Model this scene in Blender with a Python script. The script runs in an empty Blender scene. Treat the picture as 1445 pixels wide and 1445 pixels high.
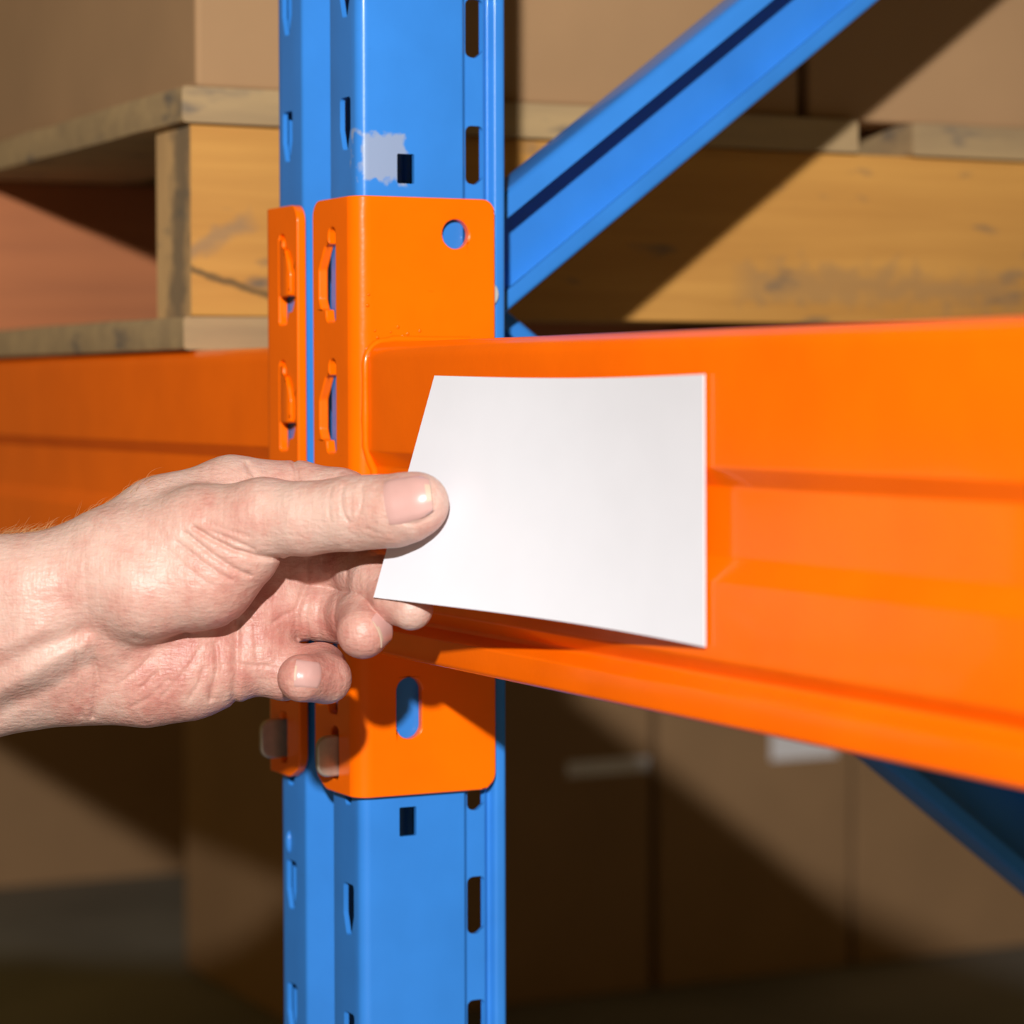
import bpy, bmesh, math, random
import numpy as np
from mathutils import Matrix, Vector
from mathutils.geometry import delaunay_2d_cdt

random.seed(7)
S = bpy.context.scene
COL = S.collection
MM = 0.001                                    # all the tables below are in millimetres

# ------------------------------------------------------------------ camera, world, flash, exposure
cam_data = bpy.data.cameras.new('camera')
cam = bpy.data.objects.new('camera', cam_data)
COL.objects.link(cam)
S.camera = cam
cam_data.sensor_width = 36.0
cam_data.lens = 3800.0 / 1445.0 * 36.0
cam_data.clip_start, cam_data.clip_end = 0.02, 60.0
R = Vector((0.450727, 0.892660, -0.001678)); U = Vector((-0.039038, 0.021589, 0.999004)); W = Vector((-0.891808, 0.450212, -0.044578))
cam.matrix_world = Matrix(((R.x, U.x, -W.x, 927.924 * MM), (R.y, U.y, -W.y, -402.297 * MM), (R.z, U.z, -W.z, 153.408 * MM), (0, 0, 0, 1)))
cam_data.dof.use_dof = True
cam_data.dof.focus_distance = 0.945
cam_data.dof.aperture_fstop = 9.5

world = bpy.data.worlds.new('world')
S.world = world
world.use_nodes = True
world.node_tree.nodes['Background'].inputs[0].default_value = (1.0, 0.66, 0.2, 1)
world.node_tree.nodes['Background'].inputs[1].default_value = 0.145

fl = bpy.data.lights.new('flash', 'POINT')
fl.energy = 172
fl.color = (1.0, 0.985, 0.97)
fl.shadow_soft_size = 0.021
flash = bpy.data.objects.new('flash', fl)
flash.location = (1.450, -0.733, 0.565)
COL.objects.link(flash)

vs = S.view_settings
S.display_settings.display_device = 'sRGB'
vs.view_transform = 'Standard'; vs.look = 'None'; vs.exposure = 0.0; vs.gamma = 1.0; vs.use_curve_mapping = False

# ------------------------------------------------------------------ materials
def new_mat(name):
    m = bpy.data.materials.new(name); m.use_nodes = True
    nt = m.node_tree
    return m, nt, nt.nodes['Principled BSDF']

def node(nt, kind, **kw):
    n = nt.nodes.new(kind)
    for k, v in kw.items():
        if k in n.inputs: n.inputs[k].default_value = v
        else: setattr(n, k, v)
    return n

def ramp(nt, stops, interp='LINEAR'):
    r = nt.nodes.new('ShaderNodeValToRGB'); cr = r.color_ramp; cr.interpolation = interp
    while len(cr.elements) < len(stops): cr.elements.new(0.5)
    for e, (p, c) in zip(cr.elements, stops): e.position = p; e.color = (*c, 1) if len(c) == 3 else c
    return r

def coords(nt, scale=(1, 1, 1), loc=(0, 0, 0)):
    tc = nt.nodes.new('ShaderNodeTexCoord'); mp = nt.nodes.new('ShaderNodeMapping')
    mp.inputs['Scale'].default_value = scale; mp.inputs['Location'].default_value = loc
    nt.links.new(tc.outputs['Object'], mp.inputs['Vector'])
    return mp.outputs['Vector']

def bump(nt, b, height, strength, dist):
    bp = nt.nodes.new('ShaderNodeBump'); bp.inputs['Strength'].default_value = strength; bp.inputs['Distance'].default_value = dist
    nt.links.new(height, bp.inputs['Height']); nt.links.new(bp.outputs['Normal'], b.inputs['Normal'])
    return bp

def paint(name, col, rough=0.2, coat=0.5, chips=None):
    m, nt, b = new_mat(name)
    L = nt.links
    v = coords(nt)
    n = node(nt, 'ShaderNodeTexNoise', Scale=26.0, Detail=4.0); L.new(v, n.inputs['Vector'])
    d = tuple(c * 0.92 for c in col); h = tuple(min(1, c * 1.05) for c in col)
    r = ramp(nt, [(0.3, d), (0.7, h)]); L.new(n.outputs['Fac'], r.inputs['Fac'])
    out = r.outputs['Color']
    # scuffs: thin worn lines across the paint
    sc = node(nt, 'ShaderNodeTexNoise', Scale=1.0, Detail=2.0); L.new(coords(nt, (90, 90, 900)), sc.inputs['Vector'])
    sr = ramp(nt, [(0.76, (0, 0, 0)), (0.80, (1, 1, 1))]); L.new(sc.outputs['Fac'], sr.inputs['Fac'])
    mx = node(nt, 'ShaderNodeMixRGB'); L.new(sr.outputs['Color'], mx.inputs['Fac']); L.new(out, mx.inputs[1])
    mx.inputs[2].default_value = (*(c * 0.82 for c in col), 1); out = mx.outputs[0]
    if chips:                                 # (y0, y1, z0, z1) in metres: paint scraped to bare steel near a punched hole
        y0, y1, z0, z1 = chips
        tc = nt.nodes.new('ShaderNodeTexCoord'); sp = nt.nodes.new('ShaderNodeSeparateXYZ'); L.new(tc.outputs['Object'], sp.inputs[0])
        cn = node(nt, 'ShaderNodeTexNoise', Scale=160.0, Detail=3.0); L.new(tc.outputs['Object'], cn.inputs['Vector'])
        fac = None
        for k, (lo, hi) in (('X', (0.034, 0.049)), ('Y', (y0, y1)), ('Z', (z0, z1))):
            c, w = (lo + hi) / 2, (hi - lo) / 2
            a = node(nt, 'ShaderNodeMath', operation='SUBTRACT'); L.new(sp.outputs[k], a.inputs[0]); a.inputs[1].default_value = c
            a2 = node(nt, 'ShaderNodeMath', operation='ABSOLUTE'); L.new(a.outputs[0], a2.inputs[0])
            a3 = node(nt, 'ShaderNodeMath', operation='DIVIDE'); L.new(a2.outputs[0], a3.inputs[0]); a3.inputs[1].default_value = w
            if fac is None: fac = a3
            else:
                q = node(nt, 'ShaderNodeMath', operation='MAXIMUM'); L.new(fac.outputs[0], q.inputs[0]); L.new(a3.outputs[0], q.inputs[1]); fac = q
        ad = node(nt, 'ShaderNodeMath', operation='MULTIPLY_ADD'); L.new(cn.outputs['Fac'], ad.inputs[0]); ad.inputs[1].default_value = 1.2; L.new(fac.outputs[0], ad.inputs[2])
        cr = ramp(nt, [(0.5, (1, 1, 1)), (0.56, (0, 0, 0))])
        dv = node(nt, 'ShaderNodeMath', operation='MULTIPLY'); L.new(ad.outputs[0], dv.inputs[0]); dv.inputs[1].default_value = 0.36
        L.new(dv.outputs[0], cr.inputs['Fac'])
        mx2 = node(nt, 'ShaderNodeMixRGB'); L.new(cr.outputs['Color'], mx2.inputs['Fac']); L.new(out, mx2.inputs[1])
        mx2.inputs[2].default_value = (0.24, 0.31, 0.46, 1); out = mx2.outputs[0]
    L.new(out, b.inputs['Base Color'])
    b.inputs['Roughness'].default_value = rough
    b.inputs['Coat Weight'].default_value = coat
    b.inputs['Coat Roughness'].default_value = 0.045
    b.inputs['Specular IOR Level'].default_value = 0.18
    n2 = node(nt, 'ShaderNodeTexNoise', Scale=420.0, Detail=2.0); L.new(coords(nt), n2.inputs['Vector'])
    bump(nt, b, n2.outputs['Fac'], 0.10, 0.0004)
    return m

def wood(name, light, dark, spot, scale=(3, 3, 60), spots=0.62, rough=0.75):
    m, nt, b = new_mat(name); L = nt.links
    n = node(nt, 'ShaderNodeTexNoise', Scale=1.0, Detail=6.0, Roughness=0.6); L.new(coords(nt, scale), n.inputs['Vector'])
    r = ramp(nt, [(0.32, dark), (0.62, light)]); L.new(n.outputs['Fac'], r.inputs['Fac'])
    n1 = node(nt, 'ShaderNodeTexNoise', Scale=5.0, Detail=2.0); L.new(coords(nt), n1.inputs['Vector'])
    r1 = ramp(nt, [(0.35, (0.78, 0.78, 0.78)), (0.65, (1, 1, 1))]); L.new(n1.outputs['Fac'], r1.inputs['Fac'])
    mu = node(nt, 'ShaderNodeMixRGB', blend_type='MULTIPLY'); mu.inputs[0].default_value = 1; L.new(r.outputs['Color'], mu.inputs[1]); L.new(r1.outputs['Color'], mu.inputs[2])
    n2 = node(nt, 'ShaderNodeTexNoise', Scale=1.0, Detail=3.0); L.new(coords(nt, (22, 22, 60), (3.1, 0.4, 1.7)), n2.inputs['Vector'])
    r2 = ramp(nt, [(spots, (0, 0, 0)), (spots + 0.12, (1, 1, 1))]); L.new(n2.outputs['Fac'], r2.inputs['Fac'])
    mx = node(nt, 'ShaderNodeMixRGB'); L.new(r2.outputs['Color'], mx.inputs['Fac']); L.new(mu.outputs[0], mx.inputs[1]); mx.inputs[2].default_value = (*spot, 1)
    L.new(mx.outputs[0], b.inputs['Base Color'])
    b.inputs['Roughness'].default_value = rough
    bump(nt, b, n.outputs['Fac'], 0.35, 0.0015)
    return m

def line_mask(nt, axes, p0, p1, width, wob=0.0):
    """1 on a wandering line through two points of the object's own (a, b) plane, 0 away from it"""
    L = nt.links
    tc = nt.nodes.new('ShaderNodeTexCoord'); sp = nt.nodes.new('ShaderNodeSeparateXYZ'); L.new(tc.outputs['Object'], sp.inputs[0])
    n = node(nt, 'ShaderNodeTexNoise', Scale=90.0, Detail=3.0); L.new(tc.outputs['Object'], n.inputs['Vector'])
    def mth(op, a, b=None, c=None):
        m_ = node(nt, 'ShaderNodeMath', operation=op)
        for k, q in enumerate((a, b, c)):
            if q is None: continue
            if isinstance(q, (int, float)): m_.inputs[k].default_value = q
            else: L.new(q, m_.inputs[k])
        return m_.outputs[0]
    d = Vector((p1[0] - p0[0], p1[1] - p0[1])); ln = d.length; d /= ln
    a = mth('SUBTRACT', sp.outputs[axes[0]], p0[0]); b = mth('SUBTRACT', sp.outputs[axes[1]], p0[1])
    across = mth('ADD', mth('MULTIPLY', a, -d.y), mth('MULTIPLY', b, d.x))
    across = mth('ADD', across, mth('MULTIPLY', mth('SUBTRACT', n.outputs['Fac'], 0.5), wob))
    alo = mth('ADD', mth('MULTIPLY', a, d.x), mth('MULTIPLY', b, d.y))
    over = mth('MAXIMUM', mth('MULTIPLY', alo, -1.0), mth('SUBTRACT', alo, ln))
    dist = mth('MAXIMUM', mth('ABSOLUTE', across), mth('MULTIPLY', over, 0.5))
    mr = node(nt, 'ShaderNodeMapRange'); L.new(dist, mr.inputs['Value'])
    mr.inputs['From Min'].default_value = width * 0.3; mr.inputs['From Max'].default_value = width; mr.inputs['To Min'].default_value = 1; mr.inputs['To Max'].default_value = 0
    return mr.outputs['Result']

def stain(m, mask, col, amt):
    nt = m.node_tree; b = nt.nodes['Principled BSDF']; src = b.inputs['Base Color'].links[0].from_socket
    k = node(nt, 'ShaderNodeMath', operation='MULTIPLY'); nt.links.new(mask, k.inputs[0]); k.inputs[1].default_value = amt
    mx = node(nt, 'ShaderNodeMixRGB'); nt.links.new(k.outputs[0], mx.inputs['Fac']); nt.links.new(src, mx.inputs[1]); mx.inputs[2].default_value = (*col, 1)
    nt.links.new(mx.outputs[0], b.inputs['Base Color'])

def simple(name, col, rough=0.5, metal=0.0, var=0.1, nscale=40.0, bumpd=0.0):
    m, nt, b = new_mat(name); L = nt.links
    n = node(nt, 'ShaderNodeTexNoise', Scale=nscale, Detail=4.0); L.new(coords(nt), n.inputs['Vector'])
    r = ramp(nt, [(0.3, tuple(c * (1 - var) for c in col)), (0.7, tuple(min(1, c * (1 + var)) for c in col))])
    L.new(n.outputs['Fac'], r.inputs['Fac']); L.new(r.outputs['Color'], b.inputs['Base Color'])
    b.inputs['Roughness'].default_value = rough; b.inputs['Metallic'].default_value = metal
    if bumpd: bump(nt, b, n.outputs['Fac'], 0.4, bumpd)
    return m

M_ORANGE = paint('orange_enamel', (0.98, 0.146, 0.0005), 0.23, 0.2)
M_BLUE = paint('blue_enamel', (0.032, 0.198, 0.60), 0.3, 0.3)
M_BLUE_UP = paint('blue_enamel_scraped', (0.032, 0.198, 0.60), 0.3, 0.3, chips=(-0.031, -0.011, 0.6515, 0.672))
M_WOOD = wood('pale_yellow_timber', (0.56, 0.27, 0.055), (0.42, 0.185, 0.034), (0.17, 0.11, 0.06), spots=0.66)
M_WOOD_END = wood('weathered_end_grain', (0.62, 0.37, 0.15), (0.46, 0.27, 0.11), (0.20, 0.16, 0.10), (30, 30, 9), spots=0.56)
# pallet parts use the pallet's own space: weathering along the arris of the sawn end, a split and a grey smudge in the long side
stain(M_WOOD_END, line_mask(M_WOOD_END.node_tree, 'XZ', (0.480, 0.02), (0.489, 0.10), 0.016, 0.022), (0.14, 0.10, 0.06), 0.8)
M_WOOD_SPLIT = wood('pale_yellow_split_timber', (0.56, 0.27, 0.055), (0.44, 0.195, 0.036), (0.17, 0.11, 0.06), spots=0.62)
stain(M_WOOD_SPLIT, line_mask(M_WOOD_SPLIT.node_tree, 'YZ', (-0.4925, 0.0363), (-0.455, 0.0245), 0.0022, 0.005), (0.10, 0.06, 0.02), 0.85)
stain(M_WOOD_SPLIT, line_mask(M_WOOD_SPLIT.node_tree, 'YZ', (-0.488, 0.045), (-0.470, 0.054), 0.006, 0.012), (0.22, 0.15, 0.09), 0.55)
stain(M_WOOD_SPLIT, line_mask(M_WOOD_SPLIT.node_tree, 'YZ', (-0.19, 0.035), (-0.06, 0.033), 0.012, 0.03), (0.25, 0.15, 0.07), 0.45)
M_WOOD_RED = wood('red_brown_timber', (0.43, 0.14, 0.045), (0.36, 0.115, 0.038), (0.16, 0.07, 0.04), spots=0.75)
M_BOARD = wood('grey_weathered_board', (0.42, 0.28, 0.13), (0.30, 0.20, 0.10), (0.14, 0.11, 0.08), (60, 6, 60), spots=0.6)
M_CARTON = simple('brown_cardboard', (0.34, 0.195, 0.09), 0.85, 0, 0.06, 12)
M_TAPE = simple('clear_parcel_tape', (0.27, 0.16, 0.085), 0.25, 0, 0.05, 20)
M_LABEL = simple('white_paper_label', (0.9, 0.86, 0.86), 0.6, 0, 0.04, 30)
M_CARD = simple('white_card', (0.665, 0.665, 0.705), 0.5, 0, 0.012, 60)
M_ZINC = simple('zinc_plated_steel', (0.44, 0.37, 0.30), 0.36, 0.65, 0.12, 200)
M_BOLT = simple('bright_steel', (0.7, 0.7, 0.68), 0.35, 0.45, 0.05, 200)
M_CONCRETE = simple('grey_concrete', (0.17, 0.16, 0.14), 0.8, 0, 0.2, 5, 0.001)

def skin_material():
    m, nt, b = new_mat('bare_skin'); L = nt.links
    v = coords(nt)
    at = node(nt, 'ShaderNodeAttribute', attribute_name='pink')
    n = node(nt, 'ShaderNodeTexNoise', Scale=55.0, Detail=5.0, Roughness=0.65); L.new(v, n.inputs['Vector'])
    n1 = node(nt, 'ShaderNodeTexNoise', Scale=320.0, Detail=3.0); L.new(v, n1.inputs['Vector'])
    ad = node(nt, 'ShaderNodeMath', operation='MULTIPLY_ADD'); L.new(n.outputs['Fac'], ad.inputs[0]); ad.inputs[1].default_value = 1.5; L.new(at.outputs['Fac'], ad.inputs[2])
    ad2 = node(nt, 'ShaderNodeMath', operation='MULTIPLY_ADD'); L.new(n1.outputs['Fac'], ad2.inputs[0]); ad2.inputs[1].default_value = 0.35; L.new(ad.outputs[0], ad2.inputs[2])
    r = ramp(nt, [(0.40, (0.58, 0.385, 0.315)), (0.72, (0.535, 0.295, 0.235)), (1.0, (0.46, 0.195, 0.155))])
    sb = node(nt, 'ShaderNodeMath', operation='SUBTRACT'); L.new(ad2.outputs[0], sb.inputs[0]); sb.inputs[1].default_value = 0.42
    L.new(sb.outputs[0], r.inputs['Fac'])
    L.new(r.outputs['Color'], b.inputs['Base Color'])
    b.inputs['Roughness'].default_value = 0.45
    b.inputs['Specular IOR Level'].default_value = 0.38
    b.inputs['Subsurface Weight'].default_value = 0.25
    b.inputs['Subsurface Radius'].default_value = (1.0, 0.35, 0.2)
    b.inputs['Subsurface Scale'].default_value = 0.0025
    # skin relief: cells plus fine cross lines
    vo = node(nt, 'ShaderNodeTexVoronoi', Scale=900.0); L.new(v, vo.inputs['Vector'])
    wv = node(nt, 'ShaderNodeTexNoise', Scale=1.0, Detail=3.0); L.new(coords(nt, (260, 700, 400)), wv.inputs['Vector'])
    wl = node(nt, 'ShaderNodeTexNoise', Scale=1.0, Detail=4.0); L.new(coords(nt, (500, 110, 200)), wl.inputs['Vector'])
    s1 = node(nt, 'ShaderNodeMath', operation='MULTIPLY_ADD'); L.new(vo.outputs['Distance'], s1.inputs[0]); s1.inputs[1].default_value = 0.2; L.new(wv.outputs['Fac'], s1.inputs[2])
    s2 = node(nt, 'ShaderNodeMath', operation='ADD'); L.new(s1.outputs[0], s2.inputs[0]); L.new(wl.outputs['Fac'], s2.inputs[1])
    bump(nt, b, s2.outputs[0], 0.62, 0.0006)
    return m
M_SKIN = skin_material()
M_NAIL = simple('fingernail', (0.52, 0.30, 0.265), 0.3, 0, 0.05, 120)
M_NAIL.node_tree.nodes['Principled BSDF'].inputs['Coat Weight'].default_value = 0.3
M_NAIL_EDGE = simple('fingernail_free_edge', (0.52, 0.38, 0.28), 0.55, 0, 0.04, 200)
M_HAIR = simple('fair_body_hair', (0.42, 0.2, 0.08), 0.4, 0, 0.05, 50)

# ------------------------------------------------------------------ helpers
def link(name, me, m=None, parent=None):
    o = bpy.data.objects.new(name, me); COL.objects.link(o)
    if m is not None: me.materials.append(m)
    if parent is not None: o.parent = parent
    return o

def tag(o, label, cat, group=None):
    o['label'] = label; o['category'] = cat; o['kind'] = 'thing'
    if group: o['group'] = group
    return o

def empty(name, label, cat, loc=(0, 0, 0), group=None):
    o = bpy.data.objects.new(name, None); COL.objects.link(o); o.location = loc
    o.empty_display_size = 0.05
    return tag(o, label, cat, group)

def smooth(me, ang=38):
    me.shade_smooth(); me.set_sharp_from_angle(angle=math.radians(ang))

def local(me, parent):
    """world-space vertices to the space of a parent that is only moved"""
    if parent is not None and parent.location.length > 0: me.transform(Matrix.Translation(-parent.location))
    return me

def mesh(verts, faces, ang=38):
    me = bpy.data.meshes.new('m'); me.from_pydata([tuple(c * MM for c in v) for v in verts], [], faces)
    bm = bmesh.new(); bm.from_mesh(me); bmesh.ops.recalc_face_normals(bm, faces=bm.faces[:]); bm.to_mesh(me); bm.free()
    smooth(me, ang); return me

def bevel(o, w, seg=2, ang=50, wn=False):
    b = o.modifiers.new('bevel', 'BEVEL'); b.width = w * MM; b.segments = seg; b.limit_method = 'ANGLE'; b.angle_limit = math.radians(ang); b.use_clamp_overlap = False
    if wn:
        w_ = o.modifiers.new('weighted_normal', 'WEIGHTED_NORMAL'); w_.mode = 'FACE_AREA'; w_.weight = 100; w_.keep_sharp = True; w_.thresh = 0.05
    return o

def fillet(pts, radii, seg=6, closed=False):
    """polyline with rounded corners -> dense list of points"""
    n = len(pts); out = []
    for i in range(n):
        p = Vector(pts[i]); r = radii[i] if isinstance(radii, (list, tuple)) else radii
        if (not closed and i in (0, n - 1)) or r <= 0: out.append(tuple(p)); continue
        a = (Vector(pts[i - 1]) - p).normalized(); b = (Vector(pts[(i + 1) % n]) - p).normalized()
        c = max(-1, min(1, a.dot(b))); th = math.acos(c)
        if th > math.pi - 0.02: out.append(tuple(p)); continue
        t = r / math.tan(th / 2)
        t = min(t, (Vector(pts[i - 1]) - p).length * 0.49 if True else t, (Vector(pts[(i + 1) % n]) - p).length * 0.49); r2 = t * math.tan(th / 2)
        ce = p + (a + b).normalized() * (r2 / math.sin(th / 2))
        v0 = p + a * t - ce; v1 = p + b * t - ce
        an0 = math.atan2(v0.y, v0.x); an1 = math.atan2(v1.y, v1.x); d = (an1 - an0 + math.pi) % (2 * math.pi) - math.pi
        for k in range(seg + 1):
            g = an0 + d * k / seg; out.append((ce.x + r2 * math.cos(g), ce.y + r2 * math.sin(g)))
    return out

class Path:
    """plan-view centre line of folded sheet; inward is to the given side"""
    def __init__(self, pts, side):
        self.p = [Vector(q) for q in pts]; self.s = [0.0]
        for a, b in zip(self.p, self.p[1:]): self.s.append(self.s[-1] + (b - a).length)
        seg = [(b - a).normalized() for a, b in zip(self.p, self.p[1:])]
        nr = [Vector((-d.y, d.x)) * side for d in seg]
        self.n = []
        for i in range(len(self.p)):
            a = nr[max(i - 1, 0)]; b = nr[min(i, len(nr) - 1)]; m = (a + b).normalized()
            self.n.append(m / max(0.5, m.dot(a)))
    def at(self, s, z, o):
        i = 0
        while i < len(self.s) - 2 and s > self.s[i + 1]: i += 1
        t = (s - self.s[i]) / max(1e-9, self.s[i + 1] - self.s[i]); t = max(0, min(1, t))
        q = self.p[i].lerp(self.p[i + 1], t); m = self.n[i].lerp(self.n[i + 1], t)
        return (q.x + m.x * o, q.y + m.y * o, z)

def inside(p, poly):
    x, y = p; c = False; j = len(poly) - 1
    for i in range(len(poly)):
        xi, yi = poly[i]; xj, yj = poly[j]
        if (yi > y) != (yj > y) and x < (xj - xi) * (y - yi) / (yj - yi) + xi: c = not c
        j = i
    return c

def sheet(outline, holes, fmap, thick, s_lines, grid=0):
    """a pierced sheet, folded by fmap(s, z, offset), as a closed solid"""
    vs_, es = [], []
    def loop(q):
        b = len(vs_)
        for a in q: vs_.append(Vector(a))
        for k in range(len(q)): es.append((b + k, b + (k + 1) % len(q)))
    loop(outline)
    for h in holes: loop(h)
    z0 = min(p[1] for p in outline); z1 = max(p[1] for p in outline)
    for s in s_lines:
        b = len(vs_); vs_.extend([Vector((s, z0 - 1)), Vector((s, z1 + 1))]); es.append((b, b + 1))
    if grid:
        x0, x1 = min(p[0] for p in outline) - 1, max(p[0] for p in outline) + 1
        for k in range(1, int((z1 - z0) / grid)):
            b = len(vs_); vs_.extend([Vector((x0, z0 + k * grid + .13)), Vector((x1, z0 + k * grid + .13))]); es.append((b, b + 1))
        for k in range(1, int((x1 - x0) / grid)):
            b = len(vs_); vs_.extend([Vector((x0 + k * grid + .17, z0 - 1)), Vector((x0 + k * grid + .17, z1 + 1))]); es.append((b, b + 1))
    V, E, F, *_ = delaunay_2d_cdt(vs_, es, [], 0, 1e-5)
    boxes = [(min(p[0] for p in h), max(p[0] for p in h), min(p[1] for p in h), max(p[1] for p in h), h) for h in holes]
    keep = []
    for f in F:
        c = sum((V[i] for i in f), Vector((0, 0))) / len(f)
        if not inside(c, outline): continue
        if any(x0 < c.x < x1 and y0 < c.y < y1 and inside(c, h) for x0, x1, y0, y1, h in boxes): continue
        keep.append(tuple(f))
    used = sorted({i for f in keep for i in f}); ix = {v: k for k, v in enumerate(used)}; n = len(used)
    verts = [fmap(V[i].x, V[i].y, 0.0) for i in used] + [fmap(V[i].x, V[i].y, thick) for i in used]
    faces, cnt = [], {}
    for f in keep:
        g = [ix[i] for i in f]; faces.append(g); faces.append([k + n for k in reversed(g)])
        for a, b in zip(g, g[1:] + g[:1]):
            if (b, a) in cnt: del cnt[(b, a)]
            else: cnt[(a, b)] = 1
    for a, b in cnt: faces.append([b, a, a + n, b + n])
    return mesh(verts, faces, 35)

def rrect(s0, s1, z0, z1, r=1.0, seg=4):
    return fillet([(s0, z0), (s1, z0), (s1, z1), (s0, z1)], r, seg, True)

def circle(s, z, r, seg=28): return [(s + r * math.cos(2 * math.pi * k / seg), z + r * math.sin(2 * math.pi * k / seg)) for k in range(seg)]

def extrude(profile, fmap, a0, a1, steps=1, ang=38):
    """closed (u, v) profile swept from a0 to a1; fmap(a, u, v) -> xyz"""
    n = len(profile); verts, faces = [], []
    for k in range(steps + 1):
        a = a0 + (a1 - a0) * k / steps
        verts += [fmap(a, u, v) for u, v in profile]
    for k in range(steps):
        for i in range(n):
            j = (i + 1) % n; faces.append([k * n + i, k * n + j, (k + 1) * n + j, (k + 1) * n + i])
    faces.append(list(range(n))[::-1]); faces.append([steps * n + i for i in range(n)])
    return mesh(verts, faces, ang)

def box(x0, x1, y0, y1, z0, z1):
    v = [(x, y, z) for x in (x0, x1) for y in (y0, y1) for z in (z0, z1)]
    return mesh(v, [(0, 1, 3, 2), (4, 6, 7, 5), (0, 4, 5, 1), (2, 3, 7, 6), (0, 2, 6, 4), (1, 5, 7, 3)])

def plank(x0, x1, y0, y1, z0, z1, wob=0.8, n=14, axis=0):
    """a sawn board along axis 0 (x) or 1 (y) whose edges wander a little"""
    a0, a1 = (x0, x1) if axis == 0 else (y0, y1); u0, u1 = (y0, y1) if axis == 0 else (x0, x1)
    prof = fillet([(u0, z0), (u1, z0), (u1, z1), (u0, z1)], 1.6, 2, True)
    m = len(prof); verts, faces = [], []
    for k in range(n + 1):
        a = a0 + (a1 - a0) * k / n
        d = [(random.uniform(-wob, wob), random.uniform(-wob * .4, wob * .4)) for _ in range(4)]
        for i, (u, z) in enumerate(prof):
            c = i // 3; uu, zz = u + d[c][0] * (0.3 if k in (0, n) else 1), z + (d[c][1] if c > 1 else 0)
            verts.append((a, uu, zz) if axis == 0 else (uu, a, zz))
    for k in range(n):
        for i in range(m):
            j = (i + 1) % m; faces.append([k * m + i, k * m + j, (k + 1) * m + j, (k + 1) * m + i])
    faces.append(list(range(m))); faces.append([n * m + i for i in range(m)])
    return mesh(verts, faces, 30)

# ------------------------------------------------------------------ the setting
FLOOR = -420
fo = link('floor', box(-3200, 2600, -2600, 3400, FLOOR - 40, FLOOR), M_CONCRETE); fo['kind'] = 'structure'
wb = link('wall_back', box(-3200, 2600, 3300, 3400, FLOOR, 4200), M_CONCRETE); wb['kind'] = 'structure'

# ------------------------------------------------------------------ blue upright frame
frame = empty('upright_frame', 'blue steel rack upright with punched holes and diagonal bracing', 'rack upright', (-0.0455, 0.035, FLOOR * MM))
half = [(-40.5, 13), (-31.5, 4), (-4, 4), (-4, 47.5), (-7.2, 49.5), (-7.2, 57.8), (-9.5, 60), (-5.5, 61.5), (-5.5, 66.5), (-20, 67.5)]
rad = [3, 3, 4.2, 1.2, 1.2, 1.5, 1.0, 1.8, 2.0, 0]
XC = -45.5
left_half = [(2 * XC - x, y) for x, y in reversed(half)]
# the outer flat left of the groove is wider on this side
pts = left_half + half
rr = list(reversed(rad)) + rad
up_pts = fillet(pts, rr, 5)
up_path = Path(up_pts, 1)
def s_of(path, x, y):
    best = None
    for i, (a, b) in enumerate(zip(path.p, path.p[1:])):
        d = b - a; t = max(0, min(1, (Vector((x, y)) - a).dot(d) / max(1e-9, d.length_squared))); e = (a + d * t - Vector((x, y))).length
        if best is None or e < best[0]: best = (e, path.s[i] + t * d.length)
    return best[1]
UP0, UP1 = FLOOR + 0.0, 1500
holes = []
for k in range(-9, 30):
    zb = -5 + 50 * k                          # foot of one hook hole
    if zb - 2 < UP0 or zb + 40 > UP1: continue
    for x0, x1 in ((-21.5, -11.5), (-79.5, -69.5)):
        a, b = s_of(up_path, x0, 4), s_of(up_path, x1, 4)
        holes.append(fillet([(a, zb + 20), (a, zb + 8), (a + (b - a) * .28, zb), (a + (b - a) * .72, zb), (b, zb + 8), (b, zb + 20)], 1.6, 3, True))
    zt = -8.5 + 48.4 * k
    a, b = s_of(up_path, -7.2, 50.0), s_of(up_path, -7.2, 57.8)
    holes.append(fillet([(a, zt + 22), (a, zt), (a + (b - a) * .55, zt - .6), (b, zt + 2.2), (b, zt + 22)], 2.4, 4, True))
for k in range(-2, 7):
    z0 = -16.3 + 248.5 * k
    if z0 < UP0 or z0 > UP1 - 20: continue
    a, b = s_of(up_path, -4, 19.8), s_of(up_path, -4, 26.9)
    holes.append(rrect(a, b, z0, z0 + 11.2, 0.5, 2))
smax = up_path.s[-1]
holes = [h for h in holes if min(p[1] for p in h) > UP0 + 1 and max(p[1] for p in h) < UP1 - 1]
me = sheet([(0, UP0), (smax, UP0), (smax, UP1), (0, UP1)], holes, up_path.at, 2.0, up_path.s[1:-1])
up = link('upright', me, M_BLUE_UP, frame)
me.transform(Matrix.Translation(-frame.location))
rear = me.copy()                              # the rear post of the same frame, mirrored
rear.transform(Matrix.Translation((0, 0.880, 0)) @ Matrix.Diagonal((1, -1, 1, 1))); rear.flip_normals()
COL.objects.link(bpy.data.objects.new('upright', rear)); rear_o = bpy.data.objects['upright.001']; rear_o.parent = frame
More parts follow.
